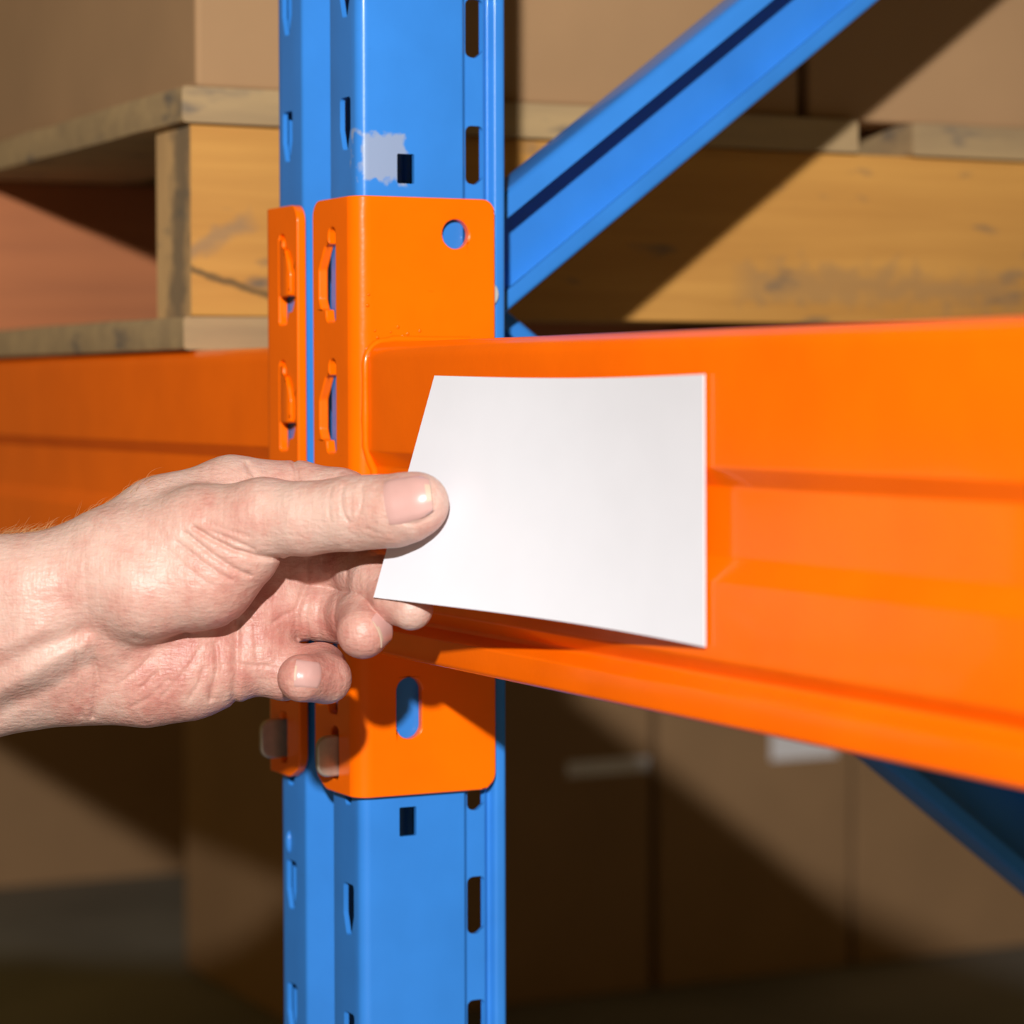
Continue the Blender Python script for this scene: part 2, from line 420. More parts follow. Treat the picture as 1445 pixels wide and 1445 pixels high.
# pressed pimple low on the front flat
def dome(c, r, h, nrm_axis, seg=16, rings=5, stretch=1.0):
    v, f = [], []
    for j in range(rings):
        t = j / rings * math.pi / 2
        for k in range(seg):
            g = 2 * math.pi * k / seg; a, b, d = r * math.cos(t) * math.cos(g), r * math.cos(t) * math.sin(g) * stretch, h * math.sin(t)
            v.append((c[0] + a, c[1] - d, c[2] + b) if nrm_axis == 'y' else (c[0] + d, c[1] + a, c[2] + b))
    v.append((c[0], c[1] - h, c[2]) if nrm_axis == 'y' else (c[0] + h, c[1], c[2])); n = len(v) - 1
    for j in range(rings - 1):
        for k in range(seg):
            f.append([j * seg + k, j * seg + (k + 1) % seg, (j + 1) * seg + (k + 1) % seg, (j + 1) * seg + k])
    for k in range(seg): f.append([(rings - 1) * seg + k, (rings - 1) * seg + (k + 1) % seg, n])
    f.append(list(range(seg))[::-1])
    return mesh(v, f, 60)
link('pimple', local(dome((-77.0, 4.0, -28.0), 1.8, 1.6, 'y', stretch=2.6), frame), M_BLUE, frame)
# bolt where the braces meet the upright: washer, hex head and domed end
def bolt(y, z):
    b = link('bolt', local(extrude([(2.9 * math.cos(math.pi / 3 * k), 2.9 * math.sin(math.pi / 3 * k)) for k in range(6)], lambda a, u, v: (a, y + u, z + v), -7.3, -4.05), frame), M_BOLT, frame); bevel(b, 0.4)
    w = link('washer', local(extrude([(5.3 * math.cos(math.pi / 16 * k), 5.3 * math.sin(math.pi / 16 * k)) for k in range(32)], lambda a, u, v: (a, y + u, z + v), -5.5, -4.1), frame), M_BOLT, b); bevel(w, 0.55, 3)
bolt(57.6, 191.0)

# diagonal braces: lipped channels, open towards the right bay
SL = math.atan(0.757)
def brace(sign, y0, z0, length, xf, depth=23.0, wid=38.5):
    """y0, z0: a point on the lower edge (sign +1 rises to the rear, -1 falls); xf: x of the lips"""
    t = 1.8
    lp, lo = 8.5, 7.0
    # profile (u across from lower edge, v depth from lips)
    outer = [(lo, 0), (0, 0), (0, depth), (wid, depth), (wid, 2.0), (wid - lp, 0)]
    inner = [(wid - lp, t), (wid - t, t + 2.0), (wid - t, depth - t), (t, depth - t), (t, t), (lo, t)]
    prof = fillet(outer + inner, [0, 2.2, 2.2, 2.2, 4.2, 0, 0, 3, .6, .6, .6, 0], 4, True)
    cy, sy = math.cos(SL), math.sin(SL) * sign
    def f(a, u, v): return (xf - v, y0 + a * cy - u * sy, z0 + a * sy + u * cy)
    o = link('brace', local(extrude(prof, f, 0, length, 1, 30), frame), M_BLUE, frame)
    return o
brace(1, 61.0, 168.2, 1030, -38.0)
brace(-1, 61.0, 156.6, 950, -64.0, wid=47.0)

# ------------------------------------------------------------------ orange beams with their end connectors
beam_prof = fillet([(4.2, 55.6), (4.2, 65.2), (9.0, 68.6), (9.0, 70.0), (5, 74.6), (5, 98.0), (8.6, 104.8), (8.6, 125.6), (5, 131.2), (5, 172), (52, 172), (52, 55.6)],
                   [2.0, 1.2, 1.6, 1.6, 2.2, 2.6, 2.6, 2.6, 2.6, 6.5, 6, 3], 7, True)

def slot_shape(x, zb, mir):
    """hook opening in the front leg: straight edge near the fold, belly on the free side (x = straight edge)"""
    k = -1 if mir else 1
    pts = [(x, zb), (x, zb + 36), (x - 6.2 * k, zb + 36), (x - 6.8 * k, zb + 30), (x - 10 * k, zb + 29.0), (x - 15.8 * k, zb + 20.5), (x - 15.8 * k, zb + 9), (x - 13.5 * k, zb + 5.2), (x - 9.4 * k, zb + 5.0), (x - 8.4 * k, zb)]
    if not mir: pts = pts
    return fillet(pts, [1.6, 2.6, 2.6, .8, .8, 3, 3, 1.2, .8, 2.6], 4, True)

def connector(parent, mir, x_free, x_fold):
    T = 3.8
    path = Path(fillet([(x_free, 0), (x_fold, 0), (x_fold, 59)], [0, 7.0, 0], 10), 1 if not mir else -1)
    L = path.s[-1]
    def sx(x): return abs(x - x_free)
    def sy_(y): return L - (59 - y)
    out = fillet([(0, 5), (11, 0), (L, 0), (L, 227), (0, 227)], [9, 9, 6.5, 5.0, 6.5], 7, True)
    hs = []
    k = -1 if mir else 1
    xs = x_fold - 17.6 * k
    for zb in (180, 130, 80, 30):
        q = slot_shape(xs, zb, mir); hs.append([(sx(a), b) for a, b in q])
    # slot for the safety clip, the round hole and the long hole of the side leg
    a, b = sorted((sx(xs + 1.0 * k), sx(xs - 6.0 * k)))
    hs.append(rrect(a, b, 5, 25.5, 2.6))
    hs.append(circle(sy_(42.4), 213.4, 5.6))
    a, b = sy_(17.0), sy_(27.6)
    hs.append(fillet([(a, 21.6), (b, 21.6), (b, 45.0), (a, 45.0)], 5.2, 8, True))
    me = sheet(out, hs, path.at, T, path.s[1:-1], 5.0)
    o = link('connector', local(me, parent), M_ORANGE, parent); bevel(o, 0.55, 3, wn=True)
    # hooks: tabs turned inwards from the straight edge of every opening
    for zb in (180, 130, 80, 30):
        if not mir: continue
        # pressed-out flap filling the upper belly of the opening, its rounded edge towards the right bay
        hp = Path([(xs - 1.2, 0.25), (xs + 1.5, 0.1), (xs + 7.0, -1.3), (xs + 11.5, -1.5), (xs + 14.2, -0.9)], 1); hl = hp.s[-1]
        q = fillet([(0, zb + 11.2), (hl, zb + 11.2), (hl, zb + 20), (hl - 1.6, zb + 26), (hl - 5.2, zb + 29.6), (hl - 7.9, zb + 30.2), (hl - 8.4, zb + 34.2), (0.2, zb + 34.2)], [.5, 1.6, 6, 4, 1.5, 1.2, 1.6, .5], 5, True)
        h = link('hook', local(sheet(q, [], hp.at, 3.4, hp.s[1:-1], 2.1), parent), M_ORANGE, o); bevel(h, 0.7, 4, wn=True)
    # steel safety clip standing out of its slot
    cp = fillet([(3.4, 6.5), (-8.6, 6.5), (-8.6, 22.4), (3.4, 22.4)], [0, 4.6, 4.6, 0], 6, True)
    xc = xs + 0.6 * k
    c = link('safety_clip', local(extrude(cp, lambda a, u, v: (a, u, v), xc - 2.4, xc), parent), M_ZINC, parent); bevel(c, 0.9, 3)
    c['label'] = 'grey zinc-plated steel clip'
    return o

def weld(parent, x, sgn):
    """bead of weld metal round the beam end, a little lumpy"""
    pts = [(52 - 4, 173.2)] + [(y, 173.2 - (0 if y > 13 else 0)) for y in (30, 16)]
    c = [(13 - 8.6 * math.sin(t), 164 + 8.6 * math.cos(t)) for t in [math.pi / 2 * i / 6 for i in range(7)]]
    line = pts + c + [(4.4, z) for z in range(158, 132, -5)] + [(6.0, 128), (8.0, 124), (8.0, 118), (8.0, 112), (8.0, 106), (6, 101), (4.4, 97), (4.4, 92), (4.4, 86), (4.4, 80), (5, 74)]
    v, f, n = [], [], 10
    for i, (y, z) in enumerate(line):
        a = Vector(line[max(i - 1, 0)]); b = Vector(line[min(i + 1, len(line) - 1)]); d = (b - a).normalized(); nn = Vector((-d.y, d.x))
        r = 1.5 + random.uniform(-.2, .2)
        for k in range(n):
            g = 2 * math.pi * k / n
            v.append((x + sgn * (0.4 + r * math.cos(g)), y + nn.x * r * math.sin(g), z + nn.y * r * math.sin(g)))
    for i in range(len(line) - 1):
        for k in range(n): f.append([i * n + k, i * n + (k + 1) % n, (i + 1) * n + (k + 1) % n, (i + 1) * n + k])
    f.append(list(range(n))); f.append([(len(line) - 1) * n + k for k in range(n)])
    return link('weld', local(mesh(v, f, 80), parent), M_ORANGE, parent)

def rack_beam(label, mir, x_free, x_fold, far):
    t = empty('rack_beam', label, 'rack beam', (x_fold * MM, 0.028, 0.0556), 'orange beams of the pallet rack')
    k = -1 if mir else 1
    prof = beam_prof
    b = link('beam', local(extrude(prof, lambda a, u, v: (a, u, v), x_fold + 0.05 * k, far), t), M_ORANGE, t)
    connector(t, mir, x_free, x_fold)
    weld(t, x_fold, k)
    return t
right_beam = rack_beam('orange grooved steel beam behind the white card, welded to its hook plate', False, -40.0, 0.0, 1300)
left_beam = rack_beam('orange grooved steel beam behind the wrist, carrying the wooden pallet', True, -55.5, -92.5, -1700)
# spatter of weld metal on the right connector
sp = []
for (y, z) in ((8.5, 176.5), (9.5, 174.0), (15, 176), (18, 178), (22, 175.5), (27, 176.6), (20, 174.6), (6, 190), (5.6, 186)):
    o = link('weld_spatter', local(dome((0.0, y, z), random.uniform(.5, .9), .6, 'x', 10, 3), right_beam), M_ORANGE, right_beam)

# ------------------------------------------------------------------ pallet on the left beam
pal = empty('pallet', 'worn wooden stringer pallet resting on the left orange beam', 'pallet', (-0.700, 0.5, 0.172))
def part(name, me, m, parent=pal, lab=None):
    o = link(name, local(me, parent), m, parent)
    if lab: o['label'] = lab
    return o
for x0, x1, m, lab in ((-246, -201, M_WOOD_SPLIT, None), (-596, -551, M_WOOD_RED, 'red-brown middle stringer'), (-1195, -1150, M_WOOD, None)):
    o = part('stringer', plank(x0, x1, 9, 1000, 187, 272, 0.9, 24, 1), m, lab=lab)
    if m is not M_WOOD_RED:
        o.data.materials.append(M_WOOD_END)
        for p in o.data.polygons:             # sawn front end, weathered darker than the long side
            if p.normal.y < -0.8 and p.center.y + pal.location.y < 0.02: p.material_index = 1
for y0, y1 in ((4, 99), (450, 545), (905, 1003)):
    part('bottom_board', plank(-1199, -197, y0, y1, 172.2, 187, 0.9, 30, 0), M_BOARD)
for y0, y1 in ((4, 99), (136, 231), (264, 359), (392, 487), (520, 615), (648, 743), (776, 871), (905, 1003)):
    part('deck_board', plank(-1199, -197, y0, y1, 272, 288, 0.9, 30, 0), M_BOARD)

# ------------------------------------------------------------------ cartons
def carton(label, x0, x1, y0, y1, z0, z1, group, labels=(), tape=True):
    t = empty('carton', label, 'carton', ((x0 + x1) / 2 * MM, (y0 + y1) / 2 * MM, z0 * MM), group)
    b = link('carton_body', local(box(x0, x1, y0, y1, z0, z1 - 3), t), M_CARTON, t); bevel(b, 2.5, 3)
    ym = (y0 + y1) / 2
    for a, c in ((y0 + .5, ym - .8), (ym + .8, y1 - .5)):
        f = link('flap', local(box(x0 + .5, x1 - .5, a, c, z1 - 3, z1), t), M_CARTON, t); bevel(f, 1.0, 2)
    if tape:
        tp = link('tape', local(box(x0 - .2, x1 + .25, ym - 22, ym + 22, z1 - .1, z1 + .25), t), M_TAPE, t)
        tf = link('tape', local(box(x1, x1 + .25, ym - 22, ym + 22, z1 - 55, z1 + .25), t), M_TAPE, t)
    for (a, c, d, e) in labels:
        lb = link('paper_label', local(box(x1 - .05, x1 + .35, a, c, d, e), t), M_LABEL, t)
        lb['label'] = 'white paper strip'
    return t
G1 = 'cartons under the pallet'
rows = [(508, 871, 'brown carton partly behind the blue upright, with a narrow pale strip at right', ((780, 868, -209, -195),)),
        (880, 1100, 'brown carton with a white paper label close under the orange beam', ((1006, 1083, -208, -172),)),
        (1106, 1330, 'brown carton crossed by the dark blue lower brace', ()),]
for y0, y1, lab, lb in rows:
    carton(lab, -1600, -1300, y0, y1, FLOOR, -18, G1, lb, tape=False)
carton('brown carton far back in the left bay, seen under the wrist', -2500, -2100, 380, 980, FLOOR, -18, G1, tape=False)
G2 = 'cartons loaded on the pallet'
for y0, y1, lab in ((14, 330, 'brown carton at the front corner of the pallet top'), (336, 652, 'second brown carton from the front on the pallet top'), (658, 974, 'third brown carton from the front on the pallet top')):
    carton(lab, -640, -206, y0, y1, 288.6, 560, G2)
carton('brown carton at the front of the pallet top, farther along the left beam', -1080, -646, 14, 330, 288.6, 560, G2)

# ------------------------------------------------------------------ white card
TL, TR, BR_, BL = (Vector(q) for q in (((94.20, -11.00, 159.00), (248.91, 3.40, 158.48), (249.55, 3.40, 78.44), (105.42, -39.00, 84.84))))
def card_pt(u, v):
    """u left to right, v top to bottom: a stiff card, twisted and slightly bowed"""
    p = (TL * (1 - u) + TR * u) * (1 - v) + (BL * (1 - u) + BR_ * u) * v
    bow = math.sin(math.pi * u)
    p.z -= 1.0 * bow * (1 - v) - 0.6 * bow * v * u
    p.y += bow * (4.5 + 1.2 * v)
    return p
nu, nv = 48, 24
cv, cf = [], []
for side in (0, 1):
    for j in range(nv + 1):
        for i in range(nu + 1):
            p = card_pt(i / nu, j / nv); cv.append((p.x, p.y + 0.45 * side, p.z))
N = (nu + 1) * (nv + 1)
for j in range(nv):
    for i in range(nu):
        a = j * (nu + 1) + i; q = [a, a + 1, a + nu + 2, a + nu + 1]; cf.append(q); cf.append([k + N for k in reversed(q)])
rim = [i for i in range(nu + 1)] + [j * (nu + 1) + nu for j in range(1, nv + 1)] + [nv * (nu + 1) + i for i in range(nu - 1, -1, -1)] + [j * (nu + 1) for j in range(nv - 1, 0, -1)]
for a, b in zip(rim, rim[1:] + rim[:1]): cf.append([b, a, a + N, b + N])
card = link('card', mesh(cv, cf, 40), M_CARD)
tag(card, 'blank white card held against the right orange beam', 'card')

# ------------------------------------------------------------------ the hand: a distance field of tapered capsules, one continuous skin
HO = Vector((64.254, -80.674, 86.713))                            # hand frame: x along the forearm, y up, z out of the palm
HX, HY, HZ = R.copy(), U.copy(), -W
PALM = [
    [(-272.95, -5.44, -18.0, 31), (-155.52, -2.79, -12.0, 24), (-59.55, -2.21, -9.0, 20), (-40.03, 3.4, -9.0, 19)],
    [(-275.35, -37.86, -24.0, 35), (-157.18, -26.37, -18.0, 27), (-60.42, -15.85, -14.0, 21), (-38.35, -12.66, -14.0, 18)],
    [(-280.96, -71.52, -38.0, 29), (-161.06, -50.91, -32.0, 24), (-62.51, -28.81, -26.0, 19.5), (-44.81, -29.19, -24.0, 17.5)],
    [(-43.25, 4.51, -14.0, 18), (-18.87, 20.68, -17.0, 16.8), (4.48, 30.05, -22.0, 15.2)],
    [(-43.87, -7.9, -18.0, 15), (-9.99, 3.06, -23.0, 14), (21.36, 10.33, -33.0, 12)],
    [(-46.34, -17.75, -18.0, 15), (-9.87, -11.75, -22.0, 14), (20.19, -4.66, -32.0, 12)],
    [(-49.12, -24.02, -20.0, 15), (-9.75, -22.83, -21.0, 13), (13.26, -23.09, -26.0, 11)],
    [(-59.37, -5.1, -8.0, 17), (-33.64, 7.1, -7.0, 19), (-3.62, 18.84, 0.0, 15.2), (18.22, 23.94, 9.0, 12.8)],
    [(-33.2, 2.31, -4.0, 17), (-22.95, -0.24, 0.0, 17), (-2.3, 3.65, 1.0, 16.2), (9.69, 12.64, 5.0, 13.8)],
    [(-47.13, -30.37, -23.0, 17), (-25.59, -31.6, -23.0, 16.3), (-10.36, -30.55, -22.0, 14.8), (2.11, -28.76, -21.0, 12.6)],
    [(12.32, 6.68, -28.0, 12), (20.45, -5.8, -29.0, 11.5)],
    [(11.71, -10.59, -24.0, 11.5), (14.19, -24.23, -24.0, 11.5)],
]
FINGERS = {
    'thumb': [(18.22, 23.94, 9.0, 12.8), (32.64, 23.71, 16.0, 12.2), (49.16, 25.62, 22.5, 12.3), (56.88, 26.09, 26.0, 11.9), (63.14, 26.32, 29.5, 11.7), (68.38, 27.72, 32.0, 11.2), (71.21, 28.65, 33.0, 10.2)],
    'index': [(4.48, 30.05, -22.0, 15.2), (27.16, 31.54, -23.0, 12.1), (41.97, 30.52, -16.0, 10.5), (59.82, 27.54, -2.0, 9.0), (73.79, 22.96, 3.6, 8)],
    'middle': [(20.11, 8.58, -33.0, 11.2), (44.99, 7.19, -27.0, 10.3), (51.72, 5.02, -13.0, 10.2), (56.48, 1.91, -1.0, 9.5), (63.28, -3.27, 11.0, 8.4), (68.28, -6.16, 17.0, 7.5)],
    'ring': [(19.53, -7.87, -31.0, 11), (43.94, -10.1, -24.0, 9.9), (52.42, -9.42, 0.0, 9.2), (51.88, -14.68, 12.0, 8.8)],
    'little': [(13.35, -26.76, -25.0, 11), (22.21, -29.87, -23.0, 9.7), (35.37, -28.65, -19.0, 8.9), (38.38, -30.93, -4.0, 8.4), (30.75, -30.25, 7.0, 8.1)],
}
STROKES = [
    (0.6, 1.3, -30, 40, [(-25.87, -16.68), (-20.35, -17.4), (-13.14, -16.44), (-9.54, -15.48)]),
    (0.595, 0.5, 20, 60, [(61.84, 34.79), (61.12, 30.2), (62.33, 25.61), (64.74, 22.71)]),
    (0.51, 0.5, 20, 60, [(64.74, 22.71), (70.54, 21.98), (75.37, 24.16)]),
    (1.36, 0.9, -8, 40, [(-4.39, 20.63), (1.78, 17.07), (8.9, 13.51), (17.21, 11.13), (23.38, 10.42)]),
    (0.935, 0.8, -8, 40, [(-7.24, 18.97), (1.78, 11.85), (8.9, 7.1), (14.12, 4.73)]),
    (0.68, 0.7, -8, 40, [(1.78, 19.44), (8.9, 16.59), (16.02, 13.51)]),
    (0.595, 0.7, -8, 40, [(-10.09, 15.88), (-0.59, 8.76), (7.71, 3.3)]),
    (0.425, 0.6, -8, 40, [(-13.65, 13.51), (-5.34, 6.39), (1.78, 1.4)]),
    (0.34, 0.6, -8, 40, [(-0.59, 23.0), (7.71, 19.92), (14.83, 17.78)]),
    (0.51, 0.55, 5, 40, [(46.57, 34.1), (45.86, 31.27), (46.1, 27.74), (47.28, 24.67), (48.93, 22.32)]),
    (0.51, 0.55, 5, 40, [(52.7, 34.1), (53.17, 31.27), (52.93, 27.74), (51.75, 24.67), (50.1, 22.32)]),
    (0.374, 0.45, 5, 40, [(48.93, 33.63), (49.63, 30.09), (49.4, 27.03), (49.63, 23.73)]),
    (-0.35, 3.5, 5, 40, [(49.63, 32.45), (49.63, 24.67)]),
    (0.306, 0.6, 5, 40, [(42.56, 33.63), (41.62, 28.92), (42.56, 23.02)]),
    (0.306, 0.6, 5, 40, [(57.41, 33.63), (58.59, 30.09), (57.88, 24.2)]),
    (0.306, 0.5, 5, 40, [(54.35, 20.67), (59.06, 19.02), (63.77, 19.02)]),
    (0.34, 0.5, 5, 40, [(59.06, 20.67), (64.95, 19.96), (72.02, 21.37), (77.44, 24.67)]),
    (0.22, 1.0, -40, 40, [(-41.31, 9.66), (-40.83, -7.97), (-40.1, -31.41), (-43.0, -44.69)]),
    (0.765, 0.9, -40, 40, [(-40.1, -24.16), (-39.62, -32.61), (-41.55, -41.07), (-43.0, -44.69)]),
    (0.51, 0.8, -40, 40, [(-45.42, -14.49), (-45.9, -28.99), (-46.38, -44.69)]),
    (-1.6, 3.2, -20, 40, [(-84.91, -42.73), (-70.57, -34.36), (-56.24, -26.0), (-41.9, -18.35)]),
    (1.0, 3.0, -20, 40, [(-84.91, -30.78), (-70.57, -26.0), (-56.24, -19.31), (-44.29, -14.77)]),
    (-1.0, 3, -20, 40, [(-84.91, -22.42), (-70.57, -19.31), (-56.24, -13.58)]),
    (0.8, 2.6, -20, 40, [(-84.91, -49.9), (-70.57, -41.05), (-56.24, -33.89), (-43.09, -26.0)]),
    (0.6, 4, -20, 40, [(-80.13, -6.89), (-65.79, -4.5), (-49.07, -3.3)]),
    (0.935, 0.9, -40, 40, [(0.0, -19.81), (0.48, -22.95), (0.97, -27.3), (-1.93, -38.65)]),
    (1.1, 1.3, -40, 40, [(7.49, -12.08), (7.01, -15.7), (7.01, -30.2), (5.56, -40.59)]),
    (0.51, 0.6, -40, 40, [(-32.85, -33.1), (-26.57, -28.51), (-21.74, -23.43)]),
    (0.51, 0.6, -40, 40, [(-25.37, -34.55), (-19.57, -28.99)]),
    (0.425, 0.6, -40, 40, [(-18.12, -37.44), (-9.18, -27.78), (-4.83, -20.53)]),
    (0.425, 0.6, -40, 40, [(-28.99, -41.07), (-21.74, -37.44), (-15.7, -31.41)]),
    (0.51, 0.6, -40, 40, [(-9.18, -38.65), (-5.31, -32.61), (-3.87, -27.78)]),
    (1.0, 1.2, -40, 2, [(30.68, 9.33), (30.44, 0.7), (27.23, -8.18), (26.98, -17.8)]),
    (0.595, 0.7, -40, 0, [(5.18, -25.99), (11.35, -26.98), (17.52, -27.22)]),
    (0.51, 0.6, -40, 0, [(8.88, -5.5), (13.08, -12.91), (14.07, -25.25)]),
    (0.51, 0.6, -40, 0, [(18.76, -12.91), (22.46, -9.95), (26.16, -8.46)]),
    (0.765, 0.8, -40, 0, [(10.12, 42.63), (13.08, 38.44), (14.56, 33.99)]),
    (0.85, 0.8, -40, 0, [(26.16, 43.37), (27.64, 39.42), (28.38, 35.97)]),
    (0.51, 0.7, -40, 0, [(50.11, 39.42), (51.09, 37.45), (52.08, 35.47)]),
    (0.51, 0.9, -40, 0, [(46.4, 10.54), (45.66, 5.61), (47.89, -1.8)]),
    (0.425, 0.6, -40, 0, [(36.04, 9.31), (35.54, 3.88), (36.28, -1.55)]),
    (0.68, 0.9, -40, 0, [(41.96, -3.53), (41.22, -10.44), (42.21, -19.08)]),
    (0.425, 0.6, -40, 0, [(35.3, -4.27), (34.56, -10.93), (35.3, -18.34)]),
    (0.425, 0.6, -40, 0, [(31.35, -4.27), (30.36, -10.93), (31.35, -19.08)]),
    (0.595, 0.8, -40, 6, [(-33.38, 9.36), (-26.5, 3.21), (-20.34, -5.4)]),
    (0.425, 0.7, -40, 6, [(-28.96, 11.82), (-20.34, 3.21), (-14.19, -6.63)]),
]
PINK = [
    (73.91, 23.05, 30.0, 14, 0.25),
    (14.76, -14.94, -10.0, 28, 0.25),
    (6.21, -27.15, -10.0, 30, 0.14),
    (38.1, -9.97, -8.0, 20, 0.22),
    (52.45, -14.89, 18.0, 14, 0.3),
    (34.56, -30.78, 10.0, 18, 0.25),
    (50.07, 28.89, 30.0, 7, 0.16),
    (-10.21, 7.55, 15.0, 40, 0.04),
    (-61.91, -9.47, 5.0, 45, -0.08),
    (35.52, 33.91, -10.0, 30, 0.12),
    (67.85, -5.86, 12.0, 12, 0.25),
    (11.07, 7.53, 14.0, 15, 0.12),
    (-20.12, -33.0, -6.0, 35, 0.22),
    (-59.37, -39.22, -8.0, 30, 0.12),
]
NAILS = [
    ((33.14, -29.29, 7.0), (0.1, 0.12, 1), (-1, 0.08, 0), 4.9, 5.0, 0.09),
]
ROUND_NAILS = [
    ((51.88, -14.68, 12.0), (-0.4, -0.38, 0.83), (0.85, 0.1, 0.5), 8.9, 9.0, 0.8, 0.62, 0, 0.31, 0.12),
    ((72.16, 28.65, 33.6), (0.93, 0.22, 0.3), (-0.08, 0.3, 1), 11.0, 15.6, 0.78, 0.53, 0.12, 0.41, 0.25, 0.86),
]

LO = np.array([-262.0, -112.0, -72.0]); HI = np.array([90.0, 60.0, 52.0]); VX = 0.55
DIM = np.ceil((HI - LO) / VX).astype(int) + 1
gx, gy, gz = (LO[i] + VX * np.arange(DIM[i]) for i in range(3))

def cone(a, b, ra, rb, k, D):
    """smooth-min a tapered capsule into field D, only near it"""
    pad = max(ra, rb) + 9
    lo = np.minimum(a, b) - pad; hi = np.maximum(a, b) + pad
    i0 = np.maximum(0, ((lo - LO) / VX).astype(int)); i1 = np.minimum(DIM, ((hi - LO) / VX).astype(int) + 2)
    if np.any(i1 <= i0): return
    X = gx[i0[0]:i1[0], None, None]; Y = gy[None, i0[1]:i1[1], None]; Z = gz[None, None, i0[2]:i1[2]]
    d = b - a; L2 = max(1e-6, d @ d)
    t = np.clip(((X - a[0]) * d[0] + (Y - a[1]) * d[1] + (Z - a[2]) * d[2]) / L2, 0, 1)
    q = np.sqrt((X - a[0] - t * d[0]) ** 2 + (Y - a[1] - t * d[1]) ** 2 + (Z - a[2] - t * d[2]) ** 2) - (ra + (rb - ra) * t)
    sl = (slice(i0[0], i1[0]), slice(i0[1], i1[1]), slice(i0[2], i1[2]))
    D[sl] = smin(D[sl], q.astype(np.float32), k)

def smin(a, b, k):
    if k <= 0: return np.minimum(a, b)
    h = np.maximum(k - np.abs(a - b), 0) / k
    return np.minimum(a, b) - h * h * h * k / 6

def chain(c, k, D):
    for p, q in zip(c, c[1:]): cone(np.array(p[:3]), np.array(q[:3]), p[3], q[3], k, D)

BIG = np.float32(30)
palm = np.full(DIM, BIG, np.float32)
for c in PALM: chain(c, 9.0, palm)
field = palm.copy()
for name, c in FINGERS.items():
    f = np.full(DIM, BIG, np.float32)
    chain(c, 3.0, f)
    field = np.minimum(field, smin(palm, f, 7.0 if name == 'thumb' else 5.0))
del palm
# creases (+) and ridges (-) along lines across the palm side
for amp, wid, z0, z1, line in STROKES:
    q = np.array(line, float); m = 3.2 * wid
    a0, a1 = (int(v) for v in np.searchsorted(gx, (q[:, 0].min() - m, q[:, 0].max() + m)))
    b0, b1 = (int(v) for v in np.searchsorted(gy, (q[:, 1].min() - m, q[:, 1].max() + m)))
    c0, c1 = (int(v) for v in np.searchsorted(gz, (z0, z1)))
    GX, GY, ZZ = gx[a0:a1, None], gy[None, b0:b1], gz[c0:c1]
    dm = np.full((a1 - a0, b1 - b0), 1e9)
    for a, b in zip(line, line[1:]):
        ax, ay = a; dx, dy = b[0] - ax, b[1] - ay
        t = np.clip(((GX - ax) * dx + (GY - ay) * dy) / max(1e-6, dx * dx + dy * dy), 0, 1)
        dm = np.minimum(dm, (GX - ax - t * dx) ** 2 + (GY - ay - t * dy) ** 2)
    e = amp * np.exp(-dm / (wid * wid))
    w = np.clip((ZZ - z0) / 3.0, 0, 1) * np.clip((z1 - ZZ) / 3.0, 0, 1)
    field[a0:a1, b0:b1, c0:c1] += (e[:, :, None] * w[None, None, :]).astype(np.float32)

def surface_nets(F):
    ins = F < 0
    nx, ny, nz = F.shape
    cell = np.zeros((nx - 1, ny - 1, nz - 1), np.int8)
    for i in (0, 1):
        for j in (0, 1):
            for k in (0, 1): cell += ins[i:nx - 1 + i, j:ny - 1 + j, k:nz - 1 + k]
    act = np.argwhere((cell > 0) & (cell < 8))
    idx = -np.ones(cell.shape, np.int64); idx[tuple(act.T)] = np.arange(len(act))
    P = np.zeros((len(act), 3)); C = np.zeros(len(act))
    cor = [(i, j, k) for i in (0, 1) for j in (0, 1) for k in (0, 1)]
    val = {c: F[act[:, 0] + c[0], act[:, 1] + c[1], act[:, 2] + c[2]].astype(float) for c in cor}
    for c in cor:
        for ax in range(3):
            if c[ax]: continue
            e = list(c); e[ax] = 1; e = tuple(e)
            va, vb = val[c], val[e]; m = (va < 0) != (vb < 0)
            t = va / np.where(m, va - vb, 1)
            p = np.tile(np.array(c, float), (len(act), 1)); p[:, ax] += t
            P[m] += p[m]; C[m] += 1
    P = act + P / C[:, None]
    quads = []
    for ax in range(3):
        o1, o2 = [(1, 2), (2, 0), (0, 1)][ax]
        sl0 = [slice(1, -1)] * 3; sl0[ax] = slice(0, -1); sl1 = list(sl0); sl1[ax] = slice(1, None)
        a, b = ins[tuple(sl0)], ins[tuple(sl1)]
        for flip, mask in ((0, a & ~b), (1, ~a & b)):
            e = np.argwhere(mask); off = np.ones(3, int); off[ax] = 0; e = e + off
            u = np.zeros(3, int); u[o1] = 1; v = np.zeros(3, int); v[o2] = 1
            q = [idx[tuple(x.T)] for x in (e - u - v, e - v, e, e - u)]
            q = np.stack(q if not flip else q[::-1], 1); quads.append(q)
    return LO + P * VX, np.concatenate(quads)
HV, HQ = surface_nets(field)
def relax(V, Q, n, lam):
    for _ in range(n):
        A = np.zeros_like(V); c = np.zeros(len(V))
        for a, b in ((0, 1), (1, 2), (2, 3), (3, 0)):
            for p, q in ((a, b), (b, a)):
                A += np.stack([np.bincount(Q[:, p], V[Q[:, q], i], len(V)) for i in range(3)], 1); c += np.bincount(Q[:, p], minlength=len(V))
        V = V + lam * (A / np.maximum(c, 1)[:, None] - V)
    return V
HV = relax(HV, HQ, 1, 0.6)

